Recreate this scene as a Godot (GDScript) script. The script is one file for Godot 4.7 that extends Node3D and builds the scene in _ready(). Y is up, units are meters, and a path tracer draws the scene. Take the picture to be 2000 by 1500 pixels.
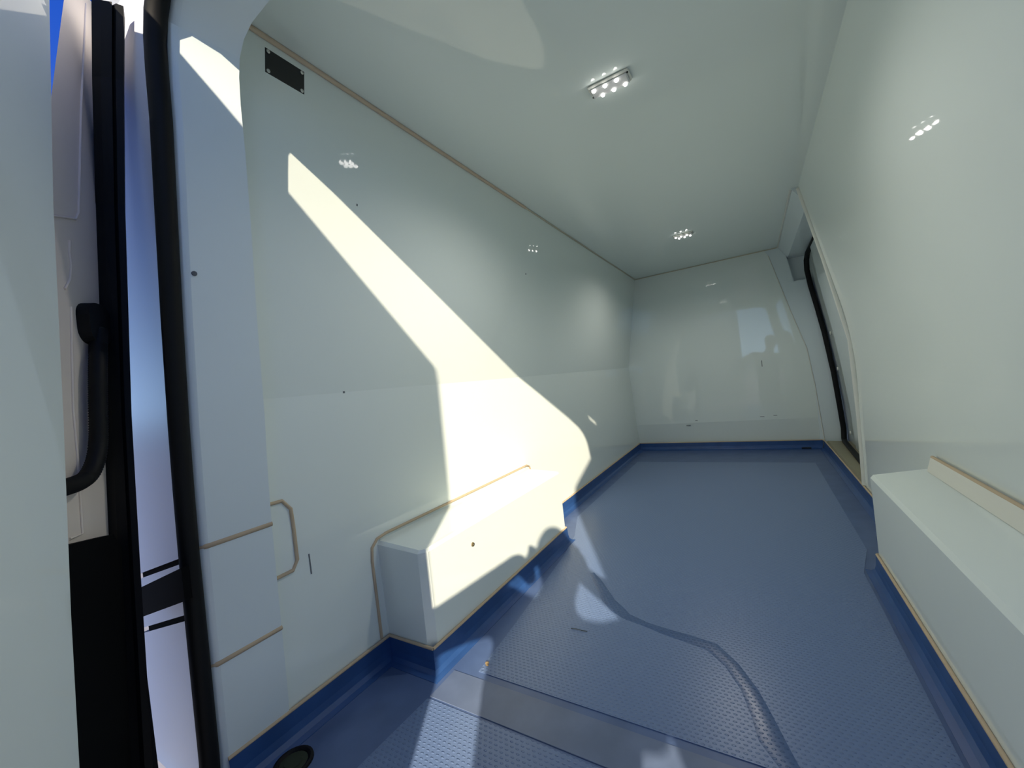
extends Node3D
# A white insulated van load space seen from its open rear doors. x runs right, y up, -z towards the front of the van.

# ---------------------------------------------------------------- helpers
func mb() -> SurfaceTool:
	var st := SurfaceTool.new()
	st.begin(Mesh.PRIMITIVE_TRIANGLES)
	st.set_smooth_group(-1)
	return st

func tri(st: SurfaceTool, a: Vector3, b: Vector3, c: Vector3, n: Vector3) -> void:
	if (b - a).cross(c - a).dot(n) > 0.0:
		var t := b
		b = c
		c = t
	for v in [a, b, c]:
		st.add_vertex(v)

func quad(st: SurfaceTool, a: Vector3, b: Vector3, c: Vector3, d: Vector3, n: Vector3) -> void:
	tri(st, a, b, c, n)
	tri(st, a, c, d, n)

# A polygon in a plane spanned by u and v at o, pushed along w by depth: a closed solid.
func solid(st: SurfaceTool, poly: PackedVector2Array, o: Vector3, u: Vector3, v: Vector3, w: Vector3) -> void:
	var idx := Geometry2D.triangulate_polygon(poly)
	var at := func(p: Vector2, k: float) -> Vector3: return o + u * p.x + v * p.y + w * k
	for i in range(0, idx.size(), 3):
		for k in [0.0, 1.0]:
			tri(st, at.call(poly[idx[i]], k), at.call(poly[idx[i + 1]], k), at.call(poly[idx[i + 2]], k), w * (k * 2.0 - 1.0))
	var turn := -1.0 if Geometry2D.is_polygon_clockwise(poly) else 1.0
	for i in poly.size():
		var p := poly[i]
		var q := poly[(i + 1) % poly.size()]
		var e := q - p
		var n := (u * e.y - v * e.x) * turn
		quad(st, at.call(p, 0.0), at.call(q, 0.0), at.call(q, 1.0), at.call(p, 1.0), n)

# A polygon in x and y, extruded from z0 to z1.
func along_z(st: SurfaceTool, poly: Array, z0: float, z1: float) -> void:
	solid(st, PackedVector2Array(poly), Vector3(0, 0, z0), Vector3.RIGHT, Vector3.UP, Vector3(0, 0, z1 - z0))

# Rows of points joined by quads; out says roughly which way the face looks.
func sheet(st: SurfaceTool, rows: Array, out: Callable, smooth := true, closed := false, group := 0) -> void:
	st.set_smooth_group(group if smooth else -1)
	for i in rows.size() - 1:
		var a: PackedVector3Array = rows[i]
		var b: PackedVector3Array = rows[i + 1]
		var n := a.size()
		for j in (n if closed else n - 1):
			var k := (j + 1) % n
			var mid := (a[j] + a[k] + b[j] + b[k]) / 4.0
			quad(st, a[j], a[k], b[k], b[j], out.call(mid))
	st.set_smooth_group(-1)

func tube(st: SurfaceTool, path: PackedVector3Array, rx: float, ry := -1.0, sides := 8, ridge := 0.0) -> void:
	if ry < 0.0:
		ry = rx
	var rows := []
	var centres := []
	var side := Vector3.RIGHT
	for i in path.size():
		var t := (path[mini(i + 1, path.size() - 1)] - path[maxi(i - 1, 0)]).normalized()
		if i == 0:
			side = t.cross(Vector3.UP if absf(t.y) < 0.8 else Vector3.RIGHT)
		side = (side - t * side.dot(t)).normalized()
		var up := side.cross(t).normalized()
		var ring := PackedVector3Array()
		var f := 1.0 + (ridge if i % 2 == 1 else 0.0)
		for j in sides:
			var a := TAU * j / sides
			ring.append(path[i] + side * cos(a) * rx * f + up * sin(a) * ry * f)
		rows.append(ring)
		centres.append(path[i])
	st.set_smooth_group(0)
	for i in rows.size() - 1:
		for j in sides:
			var k := (j + 1) % sides
			var a: PackedVector3Array = rows[i]
			var b: PackedVector3Array = rows[i + 1]
			var mid := (a[j] + a[k] + b[j] + b[k]) / 4.0
			quad(st, a[j], a[k], b[k], b[j], mid - (centres[i] + centres[i + 1]) / 2.0)
	st.set_smooth_group(-1)
	for e in [0, rows.size() - 1]:
		var r: PackedVector3Array = rows[e]
		var n: Vector3 = centres[e] - centres[1 if e == 0 else e - 1]
		for j in range(1, sides - 1):
			tri(st, r[0], r[j], r[j + 1], n)

# A box with chamfered edges, turned by a basis.
func box(st: SurfaceTool, c: Vector3, s: Vector3, ch := 0.0, b := Basis.IDENTITY) -> void:
	var h := s / 2.0
	var d := minf(ch, minf(h.x, minf(h.y, h.z)) * 0.8)
	for ax in 3:
		for sg in [-1.0, 1.0]:
			var n := Vector3.ZERO
			n[ax] = sg
			var u := (ax + 1) % 3
			var v := (ax + 2) % 3
			var q := []
			for m in [[-1, -1], [1, -1], [1, 1], [-1, 1]]:
				var p := Vector3.ZERO
				p[ax] = sg * h[ax]
				p[u] = m[0] * (h[u] - d)
				p[v] = m[1] * (h[v] - d)
				q.append(c + b * p)
			quad(st, q[0], q[1], q[2], q[3], b * n)
	if d <= 0.0:
		return
	for ax in 3:
		var u := (ax + 1) % 3
		var v := (ax + 2) % 3
		for su in [-1.0, 1.0]:
			for sv in [-1.0, 1.0]:
				var q := []
				for m in [[-1, 0], [1, 0], [1, 1], [-1, 1]]:
					var p := Vector3.ZERO
					p[ax] = m[0] * (h[ax] - d)
					p[u] = su * (h[u] - (d if m[1] else 0.0))
					p[v] = sv * (h[v] - (0.0 if m[1] else d))
					q.append(c + b * p)
				var n := Vector3.ZERO
				n[u] = su
				n[v] = sv
				quad(st, q[0], q[1], q[2], q[3], b * n)
	for sx in [-1.0, 1.0]:
		for sy in [-1.0, 1.0]:
			for sz in [-1.0, 1.0]:
				var k := Vector3(sx * h.x, sy * h.y, sz * h.z)
				tri(st, c + b * (k - Vector3(0, sy * d, sz * d)), c + b * (k - Vector3(sx * d, 0, sz * d)), c + b * (k - Vector3(sx * d, sy * d, 0)), b * Vector3(sx, sy, sz))

# A turned solid about an axis: profile of (radius, height).
func lathe(st: SurfaceTool, prof: Array, o: Vector3, axis: Vector3, sides := 20) -> void:
	var a := axis.normalized()
	var s := a.cross(Vector3.RIGHT if absf(a.x) < 0.8 else Vector3.UP).normalized()
	var t := a.cross(s)
	for i in prof.size() - 1:
		var p: Vector2 = prof[i]
		var q: Vector2 = prof[i + 1]
		for j in sides:
			var c0 := s * cos(TAU * j / sides) + t * sin(TAU * j / sides)
			var c1 := s * cos(TAU * (j + 1) / sides) + t * sin(TAU * (j + 1) / sides)
			var n := (c0 + c1) / 2.0 * (q.y - p.y) - a * (q.x - p.x)
			if n.length() < 1e-9:
				continue
			quad(st, o + c0 * p.x + a * p.y, o + c1 * p.x + a * p.y, o + c1 * q.x + a * q.y, o + c0 * q.x + a * q.y, n)

func obj(called: String, st: SurfaceTool, m: Material, parent: Node3D = self) -> MeshInstance3D:
	st.generate_normals()
	var o := MeshInstance3D.new()
	o.name = called
	o.mesh = st.commit()
	o.material_override = m
	parent.add_child(o, true)
	return o

func tag(o: Node3D, label: String, category: String, group := "") -> Node3D:
	o.set_meta("label", label)
	o.set_meta("category", category)
	if group:
		o.set_meta("group", group)
	return o

func struct(o: Node3D, label: String, category := "") -> Node3D:
	o.set_meta("kind", "structure")
	o.set_meta("label", label)
	if category:
		o.set_meta("category", category)
	return o

func base(called: String, at := Vector3.ZERO) -> Node3D:
	var o := Node3D.new()
	o.name = called
	o.position = at
	add_child(o, true)
	return o

func mat(c: Color, rough := 0.5, spec := 0.5, metal := 0.0) -> StandardMaterial3D:
	var m := StandardMaterial3D.new()
	m.albedo_color = c
	m.roughness = rough
	m.metallic_specular = spec
	m.metallic = metal
	return m

func V(x: float, y: float, z: float) -> Vector3:
	return Vector3(x, y, z)

func pv(a: Array) -> PackedVector3Array:
	return PackedVector3Array(a)

# ---------------------------------------------------------------- shapes that several builders share
const FRONT := -3.82
const CEIL := 1.579
const MID := -0.29

func wall_x(y: float) -> float:      # inner face of the left wall; the right one mirrors it about MID
	if y < 0.78:
		return lerpf(-0.979, -1.003, clampf(y / 0.78, 0.0, 1.0))
	return -1.003 + 0.184 * (y - 0.78)

func right_x(y: float) -> float:
	if y < 0.58:
		return 0.405 + 0.0244 * maxf(y, 0.0)
	if y > 0.98:
		return 0.424 - 0.184 * (y - 0.78)
	var d := y - 0.58
	return 0.4192 + 0.0244 * d - 0.2084 * d * d / 0.8

var portal_path := [Vector2(-0.985, -0.02), Vector2(-0.972, 0.09), Vector2(-0.967, 0.257), Vector2(-0.967, 0.263), Vector2(-0.960, 0.494), Vector2(-0.960, 0.500), Vector2(-0.952, 0.62), Vector2(-0.943, 0.74), Vector2(-0.915, 0.95), Vector2(-0.884, 1.15), Vector2(-0.852, 1.29), Vector2(-0.833, 1.37), Vector2(-0.822, 1.42), Vector2(-0.808, 1.452), Vector2(-0.785, 1.475), Vector2(-0.75, 1.488), Vector2(-0.68, 1.494), Vector2(-0.50, 1.496), Vector2(-0.29, 1.496)]
var portal_rear := [Vector2(-0.985, -0.02), Vector2(-0.972, 0.09), Vector2(-0.967, 0.257), Vector2(-0.967, 0.263), Vector2(-0.960, 0.494), Vector2(-0.960, 0.500), Vector2(-0.952, 0.62), Vector2(-0.943, 0.74), Vector2(-0.915, 0.95), Vector2(-0.884, 1.15), Vector2(-0.858, 1.29), Vector2(-0.848, 1.37), Vector2(-0.840, 1.42), Vector2(-0.826, 1.458), Vector2(-0.802, 1.488), Vector2(-0.765, 1.505), Vector2(-0.69, 1.514), Vector2(-0.50, 1.517), Vector2(-0.29, 1.517)]
var portal_rake := [0.0, 0.0, 0.0, 0.0, 0.0, 0.0, 0.0, -0.002, 0.006, 0.013, 0.025, 0.034, 0.037, 0.039, 0.040, 0.041, 0.041, 0.041, 0.041]   # the opening leans back with height

func portal_x(y: float) -> float:
	for i in portal_path.size() - 1:
		var a: Vector2 = portal_rear[i]
		var b: Vector2 = portal_rear[i + 1]
		if y >= a.y and y <= b.y and b.y > a.y:
			return lerpf(a.x, b.x, (y - a.y) / (b.y - a.y))
	return -0.96

func outward(path: Array, i: int) -> Vector2:
	var a: Vector2 = path[maxi(i - 1, 0)]
	var b: Vector2 = path[mini(i + 1, path.size() - 1)]
	var t := (b - a).normalized()
	return Vector2(-t.y, t.x)

# Sweeps (offset outwards, z) along a stretch of the rear door opening.
func portal_sweep(st: SurfaceTool, from: int, to: int, prof: Array, mirror: bool) -> void:
	var rows := []
	for i in range(from, to + 1):
		var row := PackedVector3Array()
		for p in prof:
			var path: Array = portal_path if p.y < -0.4 else portal_rear
			var q: Vector2 = path[i] + outward(path, i) * p.x
			var z: float = p.y + portal_rake[i] * (1.0 if p.y < -0.4 else 0.2)
			row.append(V(-0.58 - q.x if mirror else q.x, q.y, z))
		rows.append(row)
	for j in prof.size() - 1:
		var pair := []
		for r in rows:
			pair.append(pv([r[j], r[j + 1]]))
		sheet(st, pair, func(m: Vector3) -> Vector3: return V(-0.29, 0.78, m.z) - m + V(0, 0, -0.4 if j == 0 else 0.25), true, false, mini(j, 2))
	for e in [0, rows.size() - 1]:
		var r: PackedVector3Array = rows[e]
		for j in range(1, r.size() - 1):
			tri(st, r[0], r[j], r[j + 1], (rows[0][0] - rows[1][0]) * (1.0 if e == 0 else -1.0))

func bead(called: String, path: Array, r: float, m: Material, parent: Node3D) -> MeshInstance3D:
	var st := mb()
	tube(st, pv(path), r, r, 6)
	return obj(called, st, m, parent)

# ---------------------------------------------------------------- the photographer, as a field of tapered capsules meshed by surface nets
func nets(st: SurfaceTool, bones: Array, cell: float, k: float, paint: Callable) -> void:
	var lo := V(1e9, 1e9, 1e9)
	var hi := -lo
	for b in bones:
		for e in [[b[0], b[1]], [b[2], b[3]]]:
			lo = lo.min(e[0] - Vector3.ONE * (e[1] + 2.5 * cell + k))
			hi = hi.max(e[0] + Vector3.ONE * (e[1] + 2.5 * cell + k))
	var nx := int((hi.x - lo.x) / cell) + 2
	var ny := int((hi.y - lo.y) / cell) + 2
	var nz := int((hi.z - lo.z) / cell) + 2
	var f := PackedFloat32Array()
	f.resize(nx * ny * nz)
	f.fill(9.0)
	for b in bones:
		var a: Vector3 = b[0]
		var ra: float = b[1]
		var c: Vector3 = b[2]
		var rc: float = b[3]
		var grow := maxf(ra, rc) + 2.0 * cell + k
		var l := ((a.min(c) - Vector3.ONE * grow - lo) / cell).floor()
		var h := ((a.max(c) + Vector3.ONE * grow - lo) / cell).ceil()
		var ac := c - a
		var q := maxf(ac.length_squared(), 1e-9)
		for z in range(maxi(int(l.z), 0), mini(int(h.z), nz - 1) + 1):
			for y in range(maxi(int(l.y), 0), mini(int(h.y), ny - 1) + 1):
				for x in range(maxi(int(l.x), 0), mini(int(h.x), nx - 1) + 1):
					var p := lo + V(x, y, z) * cell
					var t := clampf((p - a).dot(ac) / q, 0.0, 1.0)
					var d := (p - a - ac * t).length() - lerpf(ra, rc, t)
					var i := (z * ny + y) * nx + x
					var o := f[i]
					var m := maxf(k - absf(o - d), 0.0) / k
					f[i] = minf(o, d) - m * m * k * 0.25
	var at := {}
	var pts := PackedVector3Array()
	var off := [0, 1, nx, nx + 1, nx * ny, nx * ny + 1, nx * ny + nx, nx * ny + nx + 1]
	for z in nz - 1:
		for y in ny - 1:
			var row := (z * ny + y) * nx
			for x in nx - 1:
				var i := row + x
				var inside := 0
				for o in off:
					if f[i + o] < 0.0:
						inside += 1
				if inside == 0 or inside == 8:
					continue
				var sum := Vector3.ZERO
				var n := 0
				for e in [[0, 1], [2, 3], [4, 5], [6, 7], [0, 2], [1, 3], [4, 6], [5, 7], [0, 4], [1, 5], [2, 6], [3, 7]]:
					var fa := f[i + off[e[0]]]
					var fb := f[i + off[e[1]]]
					if (fa < 0.0) != (fb < 0.0):
						var t := fa / (fa - fb)
						var pa := V(e[0] & 1, (e[0] >> 1) & 1, e[0] >> 2)
						var pb := V(e[1] & 1, (e[1] >> 1) & 1, e[1] >> 2)
						sum += pa.lerp(pb, t)
						n += 1
				at[i] = pts.size()
				pts.append(lo + (V(x, y, z) + sum / n) * cell)
	st.set_smooth_group(0)
	var step := [1, nx, nx * ny]
	for i in at:
		for ax in 3:
			var u: int = step[(ax + 1) % 3]
			var v: int = step[(ax + 2) % 3]
			if (f[i] < 0.0) == (f[i + step[ax]] < 0.0) or not (at.has(i - u) and at.has(i - v) and at.has(i - u - v)):
				continue
			var n := Vector3.ZERO
			n[ax] = 1.0 if f[i] < 0.0 else -1.0
			var q := [pts[at[i]], pts[at[i - u]], pts[at[i - u - v]], pts[at[i - v]]]
			var order := [0, 1, 2, 0, 2, 3]
			if (q[1] - q[0]).cross(q[2] - q[0]).dot(n) > 0.0:
				order = [0, 2, 1, 0, 3, 2]
			for o in order:
				st.set_color(paint.call(q[o]))
				st.add_vertex(q[o])
	st.set_smooth_group(-1)

# ---------------------------------------------------------------- the scene
func _ready() -> void:
	# camera: level, turned 31 degrees left of the van's length and rolled 6.4 degrees
	var yaw := deg_to_rad(30.97)
	var roll := atan(0.112)
	var side := V(cos(yaw), 0, -sin(yaw))
	var back := V(sin(yaw), 0, cos(yaw))
	var cam_x := side * cos(roll) - Vector3.UP * sin(roll)
	var cam_y := side * sin(roll) + Vector3.UP * cos(roll)
	var cam := Camera3D.new()
	cam.name = "camera"
	cam.transform = Transform3D(Basis(cam_x, cam_y, back), V(0, 0.75, 0))
	cam.fov = rad_to_deg(2.0 * atan(750.0 / 788.0))
	cam.near = 0.01
	cam.far = 200.0
	cam.current = true
	add_child(cam)

	# sky, exposure and sun
	var env := Environment.new()
	env.background_mode = Environment.BG_SKY
	var skym := ProceduralSkyMaterial.new()
	skym.sky_top_color = Color(0.05, 0.17, 0.42)
	skym.sky_horizon_color = Color(0.60, 0.74, 0.88)
	skym.sky_curve = 0.11
	skym.ground_bottom_color = Color(0.30, 0.30, 0.30)
	skym.ground_horizon_color = Color(0.45, 0.48, 0.52)
	skym.sun_angle_max = 2.0
	skym.sky_energy_multiplier = 1.4
	var sky := Sky.new()
	sky.sky_material = skym
	env.sky = sky
	env.ambient_light_source = Environment.AMBIENT_SOURCE_SKY
	env.tonemap_mode = Environment.TONE_MAPPER_LINEAR
	env.tonemap_exposure = 1.9
	env.sdfgi_enabled = true
	env.ssao_enabled = true
	env.ssil_enabled = true
	var we := WorldEnvironment.new()
	we.name = "world_environment"
	we.environment = env
	add_child(we)
	var sun := DirectionalLight3D.new()
	sun.name = "sun"
	sun.light_color = Color(1.0, 0.93, 0.83)
	sun.light_energy = 1.5
	sun.light_angular_distance = 0.55
	sun.shadow_enabled = true
	add_child(sun)
	sun.look_at_from_position(Vector3.ZERO, V(-0.56, -0.51, -1.0), Vector3.UP)
	var led_energy := 0.030

	# materials
	var gel := mat(Color8(230, 240, 235), 0.025, 0.5)
	var wave := NoiseTexture2D.new()
	wave.width = 512
	wave.height = 512
	wave.seamless = true
	wave.as_normal_map = true
	wave.bump_strength = 2.0
	var fn := FastNoiseLite.new()
	fn.seed = 4
	fn.frequency = 0.018
	fn.fractal_octaves = 2
	wave.noise = fn
	gel.normal_enabled = true
	gel.normal_texture = wave
	gel.normal_scale = 0.008
	gel.uv1_triplanar = true
	gel.uv1_world_triplanar = true
	gel.uv1_scale = Vector3.ONE * 1.6
	var jamb := mat(Color8(222, 234, 236), 0.22, 0.5)
	var paint := mat(Color8(222, 228, 234), 0.3, 0.5)
	var raw := mat(Color8(232, 222, 212), 0.6, 0.4)
	var rubber := mat(Color8(12, 14, 15), 0.6, 0.35)
	var plastic := mat(Color8(10, 12, 13), 0.8, 0.2)
	var caulk := mat(Color8(196, 178, 150), 0.7, 0.3)
	var pale := mat(Color8(224, 226, 216), 0.5, 0.4)
	var kick := mat(Color8(46, 84, 142), 0.32, 0.5)
	var smooth := mat(Color8(84, 107, 150), 0.38, 0.5)
	var grain := NoiseTexture2D.new()
	grain.width = 512
	grain.height = 512
	grain.seamless = true
	var gn := FastNoiseLite.new()
	gn.seed = 9
	gn.frequency = 0.012
	gn.fractal_octaves = 5
	grain.noise = gn
	var ramp := Gradient.new()
	ramp.set_color(0, Color(0.86, 0.87, 0.88))
	ramp.set_color(1, Color(1, 1, 1))
	grain.color_ramp = ramp
	var tread := mat(Color8(100, 122, 160), 0.32, 0.5)
	# the tread: rows of small oval pips, every second row shifted by half a pitch; one tile is 40 mm
	var pip := Image.create_empty(192, 192, false, Image.FORMAT_RGBA8)
	for py in 192:
		for px in 192:
			var h := 0.0
			for r in range(-1, 5):
				for c in range(-1, 4):
					var q := Vector2((px - (c + (0.5 if posmod(r, 2) else 0.0)) * 64.0 - 16.0) / 19.0, (py - r * 48.0 - 24.0) / 10.0)
					h = maxf(h, smoothstep(1.15, 0.55, q.length()))
			pip.set_pixel(px, py, Color(h, h, h))
	pip.bump_map_to_normal_map(6.0)
	tread.normal_enabled = true
	tread.normal_texture = ImageTexture.create_from_image(pip)
	tread.normal_scale = 0.8
	for m in [tread]:
		m.uv1_triplanar = true
		m.uv1_world_triplanar = true
		m.uv1_scale = Vector3.ONE * 25.0
	for m in [smooth, kick]:
		m.albedo_texture = grain
		m.uv1_triplanar = true
		m.uv1_world_triplanar = true
		m.uv1_scale = Vector3.ONE * 1.3
	var wet := mat(Color8(74, 98, 138), 0.26, 0.45)
	wet.normal_enabled = true
	wet.normal_texture = tread.normal_texture
	wet.normal_scale = 0.9
	wet.uv1_triplanar = true
	wet.uv1_world_triplanar = true
	wet.uv1_scale = Vector3.ONE * 25.0
	var steel := mat(Color8(205, 205, 200), 0.3, 0.5, 0.9)
	var alu := mat(Color8(150, 146, 120), 0.5, 0.5)
	var black := mat(Color8(16, 19, 20), 0.35, 0.5)
	var glass := mat(Color8(214, 216, 214), 0.2, 0.6)
	var glow := mat(Color(1, 1, 1), 0.3, 0.5)
	glow.emission_enabled = true
	glow.emission = Color(1.0, 0.98, 0.96)
	glow.emission_energy_multiplier = 5.0
	var concrete := mat(Color8(170, 171, 166), 0.9, 0.3)
	concrete.albedo_texture = grain
	concrete.uv1_triplanar = true
	concrete.uv1_world_triplanar = true
	concrete.uv1_scale = Vector3.ONE * 0.7

	# ------------------------------------------------ setting: the yard and the shell of the van
	var st := mb()
	box(st, V(0, -0.66, 0), V(60, 0.12, 60))
	struct(obj("ground", st, concrete), "sunlit grey concrete yard under and behind the van")

	# left wall: a leaning upper half over an upright lower half
	var o := base("wall_left")
	st = mb()
	along_z(st, [Vector2(wall_x(0), -0.02), Vector2(wall_x(0.78), 0.78), Vector2(-1.062, 0.78), Vector2(-1.04, -0.02)], -0.47, FRONT - 0.06)
	obj("lower_panel", st, gel, o)
	st = mb()
	along_z(st, [Vector2(wall_x(0.78), 0.78), Vector2(wall_x(1.62), 1.62), Vector2(-0.908, 1.62), Vector2(-1.062, 0.78)], -0.47, FRONT - 0.06)
	obj("upper_panel", st, gel, o)
	var hatch := []
	for q in [[0.534, -0.475], [0.533, -0.531], [0.508, -0.549], [0.463, -0.550], [0.384, -0.549], [0.364, -0.536], [0.362, -0.475]]:
		hatch.append(V(wall_x(q[0]) + 0.001, q[0], q[1]))
	bead("caulk_bead", hatch, 0.0045, caulk, o)
	struct(o, "glossy white left side wall with a leaning upper half")

	o = base("wall_right")
	st = mb()
	var rp := []
	for y in [-0.02, 0.3, 0.58, 0.63, 0.68, 0.73, 0.78, 0.83, 0.88, 0.93, 0.98, 1.3, 1.62]:
		rp.append(Vector2(right_x(y), y))
	along_z(st, rp + [Vector2(0.34, 1.62), Vector2(0.49, 0.80), Vector2(0.47, -0.02)], -0.47, -2.53)
	obj("panel", st, gel, o)
	st = mb()
	tube(st, pv([V(right_x(0.07), 0.07, -2.535), V(right_x(0.4), 0.4, -2.535), V(right_x(0.78), 0.78, -2.535), V(right_x(1.2), 1.2, -2.535), V(right_x(1.57), 1.57, -2.535)]), 0.012, 0.012, 8)
	obj("edge_trim", st, pale, o)
	struct(o, "glossy white right side wall behind the wheel arch box")

	st = mb()
	along_z(st, [Vector2(-0.95, CEIL), Vector2(0.37, CEIL), Vector2(0.37, CEIL + 0.06), Vector2(-0.95, CEIL + 0.06)], -0.45, FRONT - 0.06)
	o = obj("ceiling", st, gel)
	var top := []
	for i in 9:
		top.append(V(wall_x(CEIL) + 0.004, CEIL - 0.004, lerpf(-0.48, -3.8, i / 8.0)))
	var seam := mat(Color8(206, 200, 178), 0.6, 0.3)
	bead("caulk_bead", top.slice(0, 4), 0.006, mat(Color8(208, 190, 166), 0.6, 0.3), o)
	bead("caulk_bead", top.slice(3), 0.0032, seam, o)
	struct(o, "smooth white ceiling with two lamps")

	# the bulkhead: upright above a low crease, its foot sloping back
	o = base("wall_front")
	st = mb()
	solid(st, PackedVector2Array([Vector2(-1.06, 0.236), Vector2(0.397, 0.236), Vector2(0.384, 0.50), Vector2(0.360, 0.77), Vector2(0.29, 1.05), Vector2(0.180, 1.53), Vector2(0.165, 1.62), Vector2(-1.06, 1.62)]), V(0, 0, FRONT), Vector3.RIGHT, Vector3.UP, V(0, 0, -0.06))
	obj("upper_panel", st, gel, o)
	st = mb()
	solid(st, PackedVector2Array([Vector2(0.236, 0.0), Vector2(-0.02, -0.035), Vector2(-0.02, -0.08), Vector2(0.236, -0.08)]), V(-1.06, 0, FRONT), Vector3.UP, V(0, 0, 1), V(1.465, 0, 0))
	obj("lower_panel", st, gel, o)
	bead("caulk_bead", [V(0.406, 0.06, FRONT + 0.002), V(0.397, 0.236, FRONT + 0.002), V(0.384, 0.5, FRONT + 0.002), V(0.360, 0.77, FRONT + 0.002), V(0.29, 1.05, FRONT + 0.002), V(0.180, 1.53, FRONT + 0.002)], 0.0035, pale, o)
	bead("caulk_bead", [V(-0.86, CEIL - 0.003, FRONT + 0.003), V(0.24, CEIL - 0.003, FRONT + 0.003)], 0.0035, seam, o)
	var soot := mat(Color8(112, 120, 122), 0.8, 0.2)
	for q in [[0.058, 0.69, 0.005, 0.05], [-0.538, 0.214, 0.035, 0.006], [-0.47, 0.255, 0.02, 0.005], [0.02, 0.262, 0.03, 0.004], [0.11, 0.268, 0.025, 0.004]]:
		st = mb()
		box(st, V(q[0], q[1], FRONT + 0.0005 - (0.001 if q[1] > 0.236 else -0.0)), V(q[2], q[3], 0.002))
		obj("scuff_mark", st, soot, o)
	for q in [[0.36, -0.580, 0.05, 0.003], [0.78, -0.74, 0.006, 0.006], [1.299, -0.779, 0.006, 0.004], [1.28, -1.766, 0.008, 0.006]]:
		st = mb()
		box(st, V(wall_x(q[0]) + 0.0002, q[0], q[1]), V(0.001, q[2], q[3]), 0.0, Basis(V(0, 0, 1), atan(-0.184) if q[0] > 0.78 else 0.03))
		obj("scuff_mark", st, soot, get_node("wall_left"))
	struct(o, "white bulkhead across the front end of the load space")

	# side door opening in the front right corner
	o = base("door_1")
	st = mb()
	solid(st, PackedVector2Array([Vector2(0.38, -0.02), Vector2(0.53, -0.02), Vector2(0.527, 0.15), Vector2(0.52, 0.31), Vector2(0.506, 0.57), Vector2(0.478, 0.87), Vector2(0.428, 1.233), Vector2(0.420, 1.295), Vector2(0.326, 1.295), Vector2(0.295, 1.50), Vector2(0.245, 1.585), Vector2(0.15, 1.585), Vector2(0.18, 1.53), Vector2(0.29, 1.05), Vector2(0.360, 0.77), Vector2(0.384, 0.50)]), V(0, 0, FRONT + 0.001), Vector3.RIGHT, Vector3.UP, V(0, 0, -0.05))
	obj("front_jamb", st, jamb, o)
	st = mb()
	solid(st, PackedVector2Array([Vector2(0.27, 1.27), Vector2(0.47, 1.27), Vector2(0.45, 1.62), Vector2(0.27, 1.62)]), V(0, 0, FRONT - 0.055), Vector3.RIGHT, Vector3.UP, V(0, 0, -0.03))
	obj("pocket_back", st, jamb, o)
	st = mb()
	along_z(st, [Vector2(0.246, 1.579), Vector2(0.305, 1.484), Vector2(0.45, 1.484), Vector2(0.45, 1.62), Vector2(0.246, 1.62)], -2.54, FRONT - 0.05)
	obj("header_panel", st, jamb, o)
	bead("caulk_bead", [V(0.247, 1.577, -2.545), V(0.247, 1.577, FRONT)], 0.006, pale, o)
	st = mb()
	along_z(st, [Vector2(0.405, -0.02), Vector2(0.56, -0.02), Vector2(0.56, 0.055), Vector2(0.425, 0.062), Vector2(0.405, 0.05)], -2.53, FRONT + 0.03)
	obj("sill", st, alu, o)
	st = mb()
	var dp := [Vector2(0.555, 0.03), Vector2(0.548, 0.31), Vector2(0.53, 0.57), Vector2(0.50, 0.87), Vector2(0.452, 1.23), Vector2(0.42, 1.56)]
	var poly := dp.duplicate()
	for i in range(dp.size() - 1, -1, -1):
		poly.append(dp[i] + Vector2(0.06, 0))
	along_z(st, poly, -2.42, FRONT - 0.05)
	var leaf := obj("door_panel", st, gel, o)
	st = mb()
	var ip := []
	for q in dp:
		ip.append(q + Vector2(-0.018, 0))
	var ipoly := ip.duplicate()
	for i in range(dp.size() - 1, -1, -1):
		ipoly.append(dp[i] + Vector2(0.01, 0))
	along_z(st, ipoly, -2.42, FRONT + 0.32)
	obj("inner_liner", st, gel, leaf)
	for q in [[0.60, -3.68], [0.86, -3.70], [0.14, -3.66]]:
		st = mb()
		lathe(st, [Vector2(0.014, 0.0), Vector2(0.012, 0.006), Vector2(0.0, 0.007)], V(lerpf(0.55, 0.49, q[0]), q[0], q[1]), V(-1, 0, 0), 14)
		obj("trim_clip", st, pale, leaf)
	st = mb()
	tube(st, pv([V(0.47, 0.066, -2.55), V(0.512, 0.066, -3.72), V(0.520, 0.075, FRONT + 0.02), V(0.524, 0.15, FRONT + 0.02), V(0.517, 0.31, FRONT + 0.02), V(0.503, 0.57, FRONT + 0.02), V(0.475, 0.87, FRONT + 0.02), V(0.450, 1.06, FRONT + 0.02), V(0.424, 1.233, FRONT + 0.02), V(0.412, 1.36, FRONT + 0.02), V(0.414, 1.43, FRONT + 0.03), V(0.418, 1.47, FRONT + 0.12), V(0.42, 1.478, -3.2), V(0.42, 1.478, -2.56)]), 0.017, 0.013, 10)
	obj("rubber_seal", st, rubber, o)
	struct(o, "closed side door in the front right corner with a black rubber seal")

	# floor: two ribbed sheets, a smooth joint band between them, smooth borders and an upstand round the edge
	o = base("floor")
	st = mb()
	box(st, V(MID, -0.03, -2.06), V(1.5, 0.0599, 3.6))
	obj("base_sheet", st, smooth, o)
	st = mb()
	along_tread(st, -0.83, FRONT + 0.5)
	obj("tread_sheet", st, tread, o)
	st = mb()
	along_tread(st, -0.34, -0.705)
	obj("tread_sheet", st, tread, o)
	st = mb()
	box(st, V(-0.235, 0.0008, -0.76), V(1.06, 0.0022, 0.098), 0.001)
	var worn := smooth.duplicate() as StandardMaterial3D
	worn.albedo_color = Color8(104, 120, 150)
	obj("joint_band", st, worn, o)
	struct(o, "blue ribbed floor with a smooth joint band")
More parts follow.
